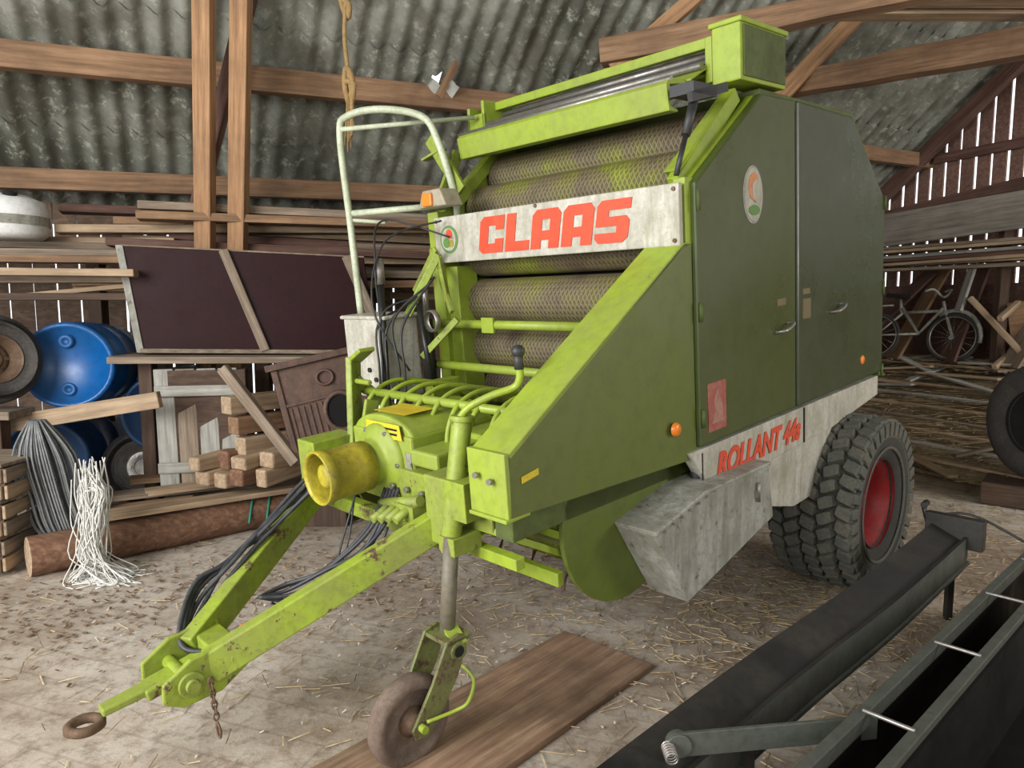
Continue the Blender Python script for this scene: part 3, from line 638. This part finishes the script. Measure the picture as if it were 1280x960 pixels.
k.prism([A0+n_*.145,A1+n_*.145,A1+n_*.145-Vector((0,0,.38)),A0+n_*.145-Vector((0,0,.36))],n_*.01)
k.prism([A0-Vector((0,0,.03)),A1-Vector((0,0,.03)),A1-Vector((0,0,.38)),A0-Vector((0,0,.36))],n_*-.01)
k.prism([A0+n_*.15-Vector((0,0,.33)),A1+n_*.15-Vector((0,0,.33)),A1+n_*.9-Vector((0,0,.33)),A0+n_*.9-Vector((0,0,.33))],(0,0,-.02))
k.build('trough_panels',m_blackpanel,tr)
k=M(I); k.bar((.42,1.72,.33),(.98,1.80,.33),.012,.065,0); k.cyl((.43,1.71,.33),(.43,1.74,.33),.032,n=18)
for i in range(6): k.lathe((.40,1.66+.010*i,.33),(0,1,0),[(.014,0),(.019,.0025),(.014,.005)],14,1)
k.build('trough_stay',[m_beamgrey,m_steel],tr,.002)

# ============================================================ LEFT CLUTTER
tk=empty('maroon_wagon_box')
a=Vector((-2.42,4.62,1.16)); bx=Vector((1.46,.50,-.04)); by=Vector((-.12,.28,0)); bz=Vector((-.09,-.02,.69))
k=M(I)
k.obox(a+bx/2+bz/2+by/2,bx/2,by/2,bz/2,0); k.build('box_body',m_maroon,tk,.008)
k=M(I)
k.obox(a+bz/2+by/2-bx*.006,bx*.008,by*.5,bz*.5,0); k.obox(a+bz*.5,bx*.014,by*.03,bz*.5,0); k.obox(a+bx*.5+bz*1.0,bx*.5,by*.02,bz*.008,1)
k.obox(a+bz*.5+by*1.0,bx*.012,by*.03,bz*.5,0); k.obox(a+bx*.5+bz*.02,bx*.5,by*.06,bz*.02,1)
k.build('box_edge_trim',[m_grey,w_old],tk,.003)
f=Vector((.1,-.3,0)).normalized()*.02
timber('box_batten_left',a+bx*.40+bz*1.0+f,a+bx*.50+bz*.03+f,.02,.06,w_old,tk)
timber('box_batten_right',a+bx*.92+bz*1.0+f,a+bx*1.0+bz*.35+f,.02,.07,w_old,tk)
tb=empty('plank_shelf')
for i in range(4):
    o_=Vector((-.12,.24,0))*i*.62
    timber('shelf_board_%d'%i,Vector((-2.55,4.48,1.125))+o_,Vector((-.95,5.02,1.09))+o_,.15,.045,w_old,tb)
timber('shelf_leg_1',(-2.42,4.7,0),(-2.42,4.7,1.1),.09,.09,w_dark,tb,up=(0,1,0)); timber('shelf_leg_2',(-1.15,5.15,0),(-1.15,5.15,1.07),.09,.09,w_dark,tb,up=(0,1,0)); timber('shelf_leg_3',(-1.75,5.0,0),(-1.75,5.0,1.09),.09,.09,w_dark,tb,up=(0,1,0))
ls=empty('timber_rack')
for i,(z,y0,mt_) in enumerate([(1.66,4.6,w_light),(1.63,4.8,w_old),(1.52,4.75,w_dark),(1.82,5.0,w_old),(1.78,4.85,w_beam),(1.86,5.2,w_old),(1.90,5.3,w_light)]):
    timber('rack_board_%d'%i,(-4.6,y0-.6+R(-.1,.1),z+R(-.02,.02)),(-2.45+R(-.1,.1),y0+R(-.05,.1),z+R(-.02,.03)),.18,.045,mt_,ls)
timber('rack_board_low',(-4.4,4.0,1.36),(-2.5,4.75,1.60),.12,.03,w_light,ls)
timber('rack_post',(-3.1,5.35,0),(-3.1,5.35,1.9),.10,.10,w_dark,ls,up=(0,1,0)); timber('rack_post_b',(-4.3,4.5,0),(-4.3,4.5,1.9),.10,.10,w_dark,ls,up=(0,1,0))
timber('tyre_rest',(-4.2,4.12,.85),(-2.90,4.16,.83),.24,.05,w_old,ls); timber('tyre_rest_leg',(-3.05,4.16,0),(-3.05,4.16,.81),.09,.09,w_dark,ls,up=(0,1,0))
sp=empty('stored_plank_stack')
for i in range(20):
    z=1.62+.085*(i%7)+R(-.01,.01); y=5.45+.20*(i//7)
    s0=Vector((-3.0+R(-.3,.5),y-.5+R(-.1,.1),z+R(-.03,.03))); timber('plank_%d'%i,s0,s0+Vector((2.8+R(-.3,.5),1.15+R(-.1,.1),R(-.08,.14))),.19,.055,[w_beam,w_old,w_beam,w_red,w_light][i%5],sp)
timber('stack_bearer',(-1.0,5.6,1.55),(-1.5,6.6,1.55),.1,.12,w_dark,sp); timber('stack_bearer_leg',(-1.2,5.9,0),(-1.2,5.9,1.5),.12,.12,w_dark,sp,up=(0,1,0))
can=empty('plastic_canister'); k=M(I)
k.lathe((-3.30,4.72,1.90),(0,0,1),[(0,0),(.20,0),(.235,.03),(.24,.18),(.22,.24),(.12,.28),(0,.28)],32); k.build('canister_body',m_wplastic,can)
k=M(I); k.lathe((-3.30,4.72,1.98),(0,0,1),[(.242,0),(.243,0.03),(.242,.06)],32); k.build('canister_band',m_grey,can)
k=M(I); k.lathe((-3.20,4.62,2.15),(.1,0,1),[(.04,0),(.042,.035),(.0,.035)],16); k.build('canister_cap',m_dark,can)
def tyre(name,c,ax,Rr,w,rimr,rimmat=None):
    e=empty(name); big_wheel(c,w,Rr,rimr,e,name,I,Vector(ax).normalized(),rimmat or m_steel,m_rubber2,False); return e
tyre('old_tyre',(-3.06,4.15,1.15),(.86,-.5,.1),.28,.20,.13,m_rust)
tyre('old_tyre',(-2.62,4.95,.33),(.15,-1,.25),.27,.18,.15)
tyre('tractor_tyre',(3.86,5.05,.63),(-1,-.15,0),.44,.30,.22,m_dark)
def barrel(name,c,ax,r,ln,mat):
    e=empty(name); k=M(I); h=ln
    k.lathe(c,ax,[(0,.02),(r*.86,.02),(r*.88,0),(r*.97,0),(r,.03),(r*.97,.06),(r,.10),(r,.30*h),(r*1.03,.33*h),(r*1.03,.36*h),(r,.39*h),(r,.62*h),(r*1.03,.65*h),(r*1.03,.68*h),(r,.71*h),(r,h-.03),(r*.95,h),(0,h)],40)
    k.build('barrel_shell',mat,e)
    k=M(I); axv=Vector(ax).normalized()
    for s in(-1,1):
        p=Vector(c)+axv*.018+Vector((0,0,1))*.55*r*s; k.lathe(p,-axv,[(.0,.008),(.018,.008),(.022,.018),(.042,.018),(.046,-.01)],18)
    k.build('barrel_bungs',mat,e)
    return e
barrel('plastic_barrel',(-2.80,4.45,1.09),(-.25,1,-.05),.275,.85,m_blue)
barrel('plastic_barrel',(-2.36,4.74,.74),(-.2,1,0),.27,.85,m_blue2)
barrel('plastic_barrel',(-3.15,4.7,.42),(-.2,1,0),.285,.85,m_blue2)
timber('board',(-3.6,4.28,.66),(-2.13,4.26,.90),.05,.10,w_light,empty('loose_plank'))
e=empty('wire_bundle'); k=M(I)
for i in range(120):
    a_=R(0,6.28); rr=R(.06,.17); x0=-2.62+rr*math.cos(a_); y0=3.98+rr*math.sin(a_)*.7
    k.tube([(x0*.25+.75*-2.70,y0*.3+.7*3.95,.82),(x0-.04,y0,.62),(x0+.01,y0,.38),(x0+.06,y0,.20),(-2.50+(x0+2.62)*.5,y0*.4+.6*3.95,.06)],.006,5,0,4)
k.build('wire_strands',m_wirecoil,e)
e=empty('twine_tangle'); k=M(I)
for i in range(75):
    x0=-2.27+R(-.05,.05); y0=3.75+R(-.06,.06)
    P=[(x0+R(-.03,.03),y0,.60+R(-.12,.05)),(x0+R(-.05,.05),y0,.46),(x0+R(-.04,.05),y0-R(0,.05),.3),(x0+R(-.05,.06),y0-R(0,.08),.12),(x0+R(-.08,.22),y0-R(-.05,.14),.01+R(0,.01)),(x0+R(-.08,.30),y0-R(-.1,.18),.008)]
    k.tube(P,.0035,4,0,4)
k.build('twine_strands',m_string,e)
e=empty('wooden_crate_stack')
for j in range(3):
    z=.03+.20*j; cx,cy=-3.0+.02*j,3.92
    for i in range(2): timber('crate_side_%d_%d'%(j,i),(cx-.27,cy-.19,z+.04+.09*i),(cx+.25,cy-.23,z+.04+.09*i),.02,.075,[w_old,w_light][(i+j)%2],e)
    for i in range(2): timber('crate_end_%d_%d'%(j,i),(cx+.26,cy-.22,z+.04+.09*i),(cx+.22,cy+.20,z+.04+.09*i),.02,.075,[w_light,w_old][(i+j)%2],e)
    timber('crate_corner_%d'%j,(cx+.24,cy-.20,z),(cx+.24,cy-.20,z+.17),.04,.04,w_dark,e,up=(0,1,0)); timber('crate_lid_%d'%j,(cx-.27,cy,z+.185),(cx+.26,cy-.02,z+.185),.42,.02,w_old,e)
e=empty('log'); k=M(I); p0=Vector((-2.62,3.72,.11)); p1=Vector((-1.20,5.05,.11))
def logm(k,p0,p1,r,seg=14,n=18):
    ax=(p1-p0).normalized(); x=Vector((0,0,1)).cross(ax).normalized(); y=ax.cross(x); vs=[]
    for i in range(seg+1):
        for j in range(n):
            a=2*math.pi*j/n; vs.append(p0.lerp(p1,i/seg)+(x*math.cos(a)+y*math.sin(a))*(r*(1+R(-.05,.05))))
    fs=[(i*n+j,i*n+(j+1)%n,(i+1)*n+(j+1)%n,(i+1)*n+j) for i in range(seg) for j in range(n)]
    k.add(vs,fs,0,True); k.add(vs[:n],[list(range(n))],1); k.add(vs[-n:],[list(range(n))],1)
logm(k,p0,p1,.11); k.build('log_trunk',[w_bark,w_light],e)
k=M(I)
for t in(.62,.68):
    c0=p0.lerp(p1,t); k.tube([c0+Vector((.0,-.12,0)),c0+Vector((-.02,-.06,.11)),c0+Vector((.02,.05,.11)),c0+Vector((.05,-.02,.13)),c0+Vector((.06,-.13,-.03))],.008,6,0,5)
k.build('green_cord',paint('green_cord',(.02,.22,.14),(.02,.1,.08),.3),e)
e=empty('plank_pile')
for i,(q0,q1,mt_,w1) in enumerate([((-2.40,3.95,.26),(-1.30,4.85,.24),w_light,.16),((-2.55,4.2,.30),(-1.35,5.0,.27),w_old,.15),((-2.3,4.35,.30),(-1.2,4.95,.33),w_light,.12),((-2.5,4.55,.33),(-1.5,5.1,.30),w_beam,.15),((-2.6,4.1,.23),(-2.0,4.35,.25),w_beam,.16)]):
    timber('pile_board_%d'%i,q0,q1,w1,.035,mt_,e)
for i in range(8):
    x=-1.95+.13*(i%4)+R(-.03,.03); z=.39+.10*(i//4); timber('split_log_%d'%i,(x,4.35+R(-.05,.05),z),(x+.22,4.75,z+R(-.02,.04)),.11,.10,[w_light,w_light,w_bark][i%3],e,rough=.016,bev=.014)
e=empty('grey_wooden_cabinet')
for i in range(4): timber('cabinet_board_%d'%i,(-2.22+.125*i,4.52+.03*i,.28),(-2.24+.125*i,4.54+.03*i,1.06),.022,.118,[w_grey,w_old,w_grey,w_grey][i],e,up=(1,0.2,0))
k=M(I); k.obox((-2.0,4.66,.67),(.23,.05,0),(-.02,.08,0),(0,0,.38)); k.build('cabinet_body',w_dark,e)
timber('cabinet_rail',(-2.28,4.49,.92),(-1.80,4.59,.92),.02,.07,w_grey,e); timber('cabinet_rail_low',(-2.28,4.49,.42),(-1.80,4.59,.42),.02,.07,w_grey,e)
timber('prop_board',(-1.80,4.40,1.08),(-1.33,4.30,.50),.05,.07,w_old,empty('leaning_plank'))
e=empty('square_timber_offcuts')
for i in range(3): timber('offcut_%d'%i,(-1.80+.04*i,4.42,.84-.13*i),(-1.55+.03*i,4.75,.84-.13*i),.11,.11,[w_light,w_beam,w_light][i],e)
e=empty('cast_iron_stove')
rot=Matrix.Rotation(math.radians(-13),4,'Y')@Matrix.Rotation(math.radians(20),4,'Z'); sc0=Vector((-1.20,4.50,.86))
def S(p): return sc0+rot.to_3x3()@Vector(p)
k=M(S); k.box((-.27,-.10,-.27),(.27,.28,.26)); k.box((-.30,-.135,.26),(.30,.31,.30)); k.box((-.29,-.12,-.30),(.29,.30,-.27)); k.box((-.27,-.115,-.27),(-.235,-.1,.26)); k.box((.235,-.115,-.27),(.27,-.1,.26)); k.box((-.235,-.112,.02),(.235,-.1,.04))
for i in range(12): k.box((-.22+.037*i,-.108,-.255),(-.205+.037*i,-.1,.01))
k.build('stove_body',m_castiron,e,.006)
k=M(S); k.tube([(.10*math.cos(t)+.08,-.115,.12*math.sin(t)-.08) for t in [i*math.pi/10 for i in range(20)]],.016,8,0,0,True); k.tube([(.05*math.cos(t)+.03,-.11,.045*math.sin(t)+.15) for t in [i*math.pi/8 for i in range(16)]],.01,8,0,0,True); k.build('stove_door_ring',m_castiron,e)
k=M(S); k.prism([(.095*math.cos(t)+.08,-.116,.115*math.sin(t)-.08) for t in [i*math.pi/10 for i in range(20)]],(0,.003,0)); k.build('stove_opening',m_dark,e)
timber('stove_support',(-1.65,4.65,.50),(-.9,4.85,.50),.4,.04,w_old,e); timber('stove_support_leg',(-1.25,4.75,0),(-1.25,4.75,.48),.3,.3,w_dark,e,up=(0,1,0))

# ============================================================ RIGHT BACK AREA
rp=empty('slatted_platform')
def rampz(d): return .06 if d<5.6 else (.06+.82*min(1,(d-5.6)/1.4))
k=M(G); k.prism([(5.6,0,0),(7.0,0,.80),(7.75,0,.85),(7.75,0,-.05),(5.6,0,-.05)],(0,6.6,0)); k.build('platform_base',paint('straw_covered_earth',(.40,.31,.20),(.21,.15,.09),.7,.95,6,bs=.6),rp)
d=5.6; i=0
while d<7.7:
    z=rampz(d); a_=R(-.12,.12); timber('slat_%d'%i,G((d+a_,.8+R(0,1),z+.02)),G((d-a_+R(-.05,.05),6.4,z+.03)),.085,.025,[w_old,w_light,w_grey,w_light][i%4],rp); d+=.15; i+=1
for j in range(20):
    d=R(5.4,7.3); n=R(2.6,5.6); an=R(0,3.14); l=R(.3,.7)
    timber('loose_slat_%d'%j,G((d-l*math.cos(an)*.6,n-l*math.sin(an),rampz(d-l*math.cos(an)*.6)+.07)),G((d+l*math.cos(an)*.6,n+l*math.sin(an),rampz(d+l*math.cos(an)*.6)+.07)),.09,.022,[w_light,w_old,w_grey][j%3],rp)
timber('platform_edge_plank',(3.55,6.75,.10),(4.3,4.3,.12),.18,.05,w_light,rp)
timber('tyre_block',(3.6,5.3,.09),(4.2,4.8,.09),.4,.16,w_dark,rp)
rk=empty('board_rack')
for i in range(12):
    z=1.86+.045*(i%6); timber('rack_plank_%d'%i,G((6.85+.08*(i%4),6.3+R(-.3,.2),z)),G((7.15+R(-.25,.2),1.2+R(-.3,.3),z+R(-.04,.05))),.22,.03,[w_old,w_light,w_red,w_grey,w_light,w_old][i%6],rk)
timber('rack_leaning_panel',G((6.85,5.5,2.26)),G((6.95,2.4,2.40)),.03,.34,w_panel,rk,up=(0,0,1)); timber('rack_red_panel',G((7.1,5.9,2.32)),G((7.2,3.8,2.55)),.03,.30,w_red,rk,up=(0,0,1))
for n in (5.9,4.2,2.4): timber('rack_upright_%d'%int(n),G((7.1,n,.8)),G((7.1,n,2.4)),.09,.09,w_dark,rk,up=(0,1,0))
for i in range(7): timber('leaning_rack_board_%d'%i,G((6.95,5.8-.6*i,.9)),G((7.4,5.3-.6*i+R(-.5,.5),1.85)),.03,.26,[w_red,w_beam,w_red,w_old,w_beam,w_light,w_red][i],rk,up=(0,1,0))
k=M(G); k.box((7.55,.5,.8),(7.6,6.5,1.7)); k.build('rack_back_boards',w_red,rk)
timber('white_board',(4.38,7.0,1.42),(4.53,7.0,1.98),.03,.10,w_grey,empty('leaning_board'),up=(0,1,0))
tbl=empty('overturned_table')
timber('table_top',(4.72,6.75,1.25),(5.25,6.35,1.35),.03,.50,w_beam,tbl,up=(0,0,1))
for i,(p0,p1) in enumerate((((4.70,6.72,1.0),(4.50,6.6,.9)),((4.75,6.7,1.5),(4.45,6.5,1.35)),((5.1,6.4,1.0),(4.85,6.2,.85)),((4.42,6.9,1.55),(4.80,6.4,.85)))): timber('table_leg_%d'%i,p0,p1,.05,.05,w_light,tbl)
bk=empty('bicycle')
bx=Vector((4.38,7.10,.0)); dx=Vector((-.62,.78,0)).normalized(); bz0=.91
lean=.20
def Wt(p):
    s=Vector((dx.y,-dx.x,0)); h=p[2]
    return bx+dx*p[0]+Vector((0,0,bz0+h*math.cos(lean)))+s*(p[1]+h*math.sin(lean))
k=M(Wt)
for c0 in(0,.75):
    k.lathe((c0,0,.25),(0,1,0),[(.228,-.02),(.25,0),(.228,.02),(.215,0)],36,0,True)
    k.lathe((c0,0,.25),(0,1,0),[(.205,-.012),(.217,-.012),(.217,.012),(.205,.012)],36,1,True)
    for i in range(16):
        a_=i*math.pi/8; k.tube([(c0,0,.25),(c0+.21*math.cos(a_),0,.25+.21*math.sin(a_))],.002,4,1)
    k.cyl((c0,-.04,.25),(c0,.04,.25),.022,n=10,m=1)
k.build('wheels',[m_rubber,m_steel],bk)
k=M(Wt); k.tube([(0,0,.25),(.10,0,.52),(.13,0,.62)],.016,8); k.tube([(.12,0,.55),(.32,0,.28),(.52,0,.55)],.020,8); k.tube([(.32,0,.28),(.75,0,.25),(.50,0,.50)],.014,8); k.tube([(.12,0,.52),(.5,0,.5)],.016,8); k.tube([(.52,0,.5),(.55,0,.66)],.015,8); k.tube([(.60,-.03,.58),(.95,-.03,.56)],.01,6)
k.build('frame',m_grey,bk)
k=M(Wt); k.tube([(.22,-.25,.72),(.15,-.22,.74),(.13,0,.66),(.15,.22,.74),(.22,.25,.72)],.012,8,0,4); k.tube([(-.25*math.cos(t),0,.25+.275*math.sin(t)) for t in [math.radians(x) for x in range(-10,140,15)]],.022,6); k.build('handlebar_mudguard',m_grey,bk)
k=M(Wt); k.obox((.58,0,.68),(.11,0,.01),(0,.06,0),(0,0,.025)); k.build('saddle',m_dark,bk,.02)

# ============================================================ STRAW AND DEBRIS
def sc_mat(name,c1,c2):
    m,nt,b=new(name); n=noise(nt,coords(nt),30,2,.5); L(nt,ramp(nt,n,[(.35,c1),(.65,c2)]),b.inputs['Base Color']); b.inputs['Roughness'].default_value=.85; return m
ms=sc_mat('straw',(.30,.21,.10),(.58,.46,.27)); ml=sc_mat('leaf_litter',(.10,.055,.03),(.30,.18,.10)); mc=sc_mat('chaff',(.40,.33,.25),(.60,.53,.44))
def scatter(name,cnt,fn,lmin,lmax,w,mat,parent=None):
    k=M(I)
    for i in range(cnt):
        x,y,z=fn(); a=R(0,6.28); l=R(lmin,lmax)/2; dx_,dy_=math.cos(a)*l,math.sin(a)*l; px,py=-math.sin(a)*w,math.cos(a)*w; t=R(-.006,.010)
        h=z+.006
        k.add([(x-dx_-px,y-dy_-py,h),(x+dx_-px,y+dy_-py,h+max(0,t)),(x+dx_+px,y+dy_+py,h+max(0,t)+.002),(x-dx_+px,y-dy_+py,h+.002)],[(0,1,2,3)])
    return k.build(name,mat,parent)
def g(mx,my,sx,sy): return lambda:(random.gauss(mx,sx),random.gauss(my,sy),0)
def fr():
    d=R(5.5,7.6);n=R(1.5,6.2); return tuple(G((d,n,rampz(d)+.035)))
scatter('floor_straw',7500,lambda:random.choice([g(1.3,3.0,.8,.6),g(1.6,3.3,.5,.5),g(2.6,4.3,.9,.9),g(3,4.8,.8,.9),g(0,3.4,1.3,.8),g(.8,4.6,1,1)])(),.02,.12,.0015,ms)
scatter('platform_straw',9000,fr,.05,.22,.003,ms,rp)
scatter('floor_leaves',900,lambda:random.choice([g(-1.7,3.6,.6,.3),g(-.3,3.9,1,.4),g(-2.2,3.2,.4,.3)])(),.008,.03,.006,ml)
scatter('floor_chaff',1000,lambda:random.choice([g(-.6,3.2,.9,.5),g(.9,2.8,.7,.4)])(),.006,.022,.003,mc)

# ============================================================ LIGHT
w=bpy.data.worlds.new('sky'); scene.world=w; w.use_nodes=True; nt=w.node_tree; bg=nt.nodes['Background']
bg.inputs[0].default_value=(.90,.95,1,1); bg.inputs[1].default_value=1.9
def area(name,loc,target,size,sy,power,col=(1,1,1)):
    l=bpy.data.lights.new(name,'AREA'); l.shape='RECTANGLE'; l.size=size; l.size_y=sy; l.energy=power; l.color=col
    o=bpy.data.objects.new(name,l); bpy.context.collection.objects.link(o); o.location=loc
    o.rotation_euler=(Vector(target)-Vector(loc)).to_track_quat('-Z','Y').to_euler(); return o
area('daylight_left_doorway',(-3.6,-.8,2.4),(.0,3.3,.5),3.0,2.4,385,(1,.97,.94))
area('daylight_front_doorway',(1.6,-2.4,2.6),(1.6,4,1.0),3.5,2.5,125,(1,.98,.96))
area('added_fill_right',(6.3,1.2,2.6),(4.4,6.4,.8),2.0,2.0,210,(1,.97,.92))  # added fill lamp to brighten the right back area, no known doorway

# ============================================================ CAMERA
cd=bpy.data.cameras.new('camera'); cam=bpy.data.objects.new('camera',cd); bpy.context.collection.objects.link(cam)
cd.sensor_width=36; cd.lens=36*887/1280; cd.clip_start=.05
cam.location=(0,0,1.45); cam.rotation_euler=(math.radians(90)-math.atan(95/887),0,0)
scene.camera=cam
scene.view_settings.view_transform='Standard'; scene.view_settings.exposure=0
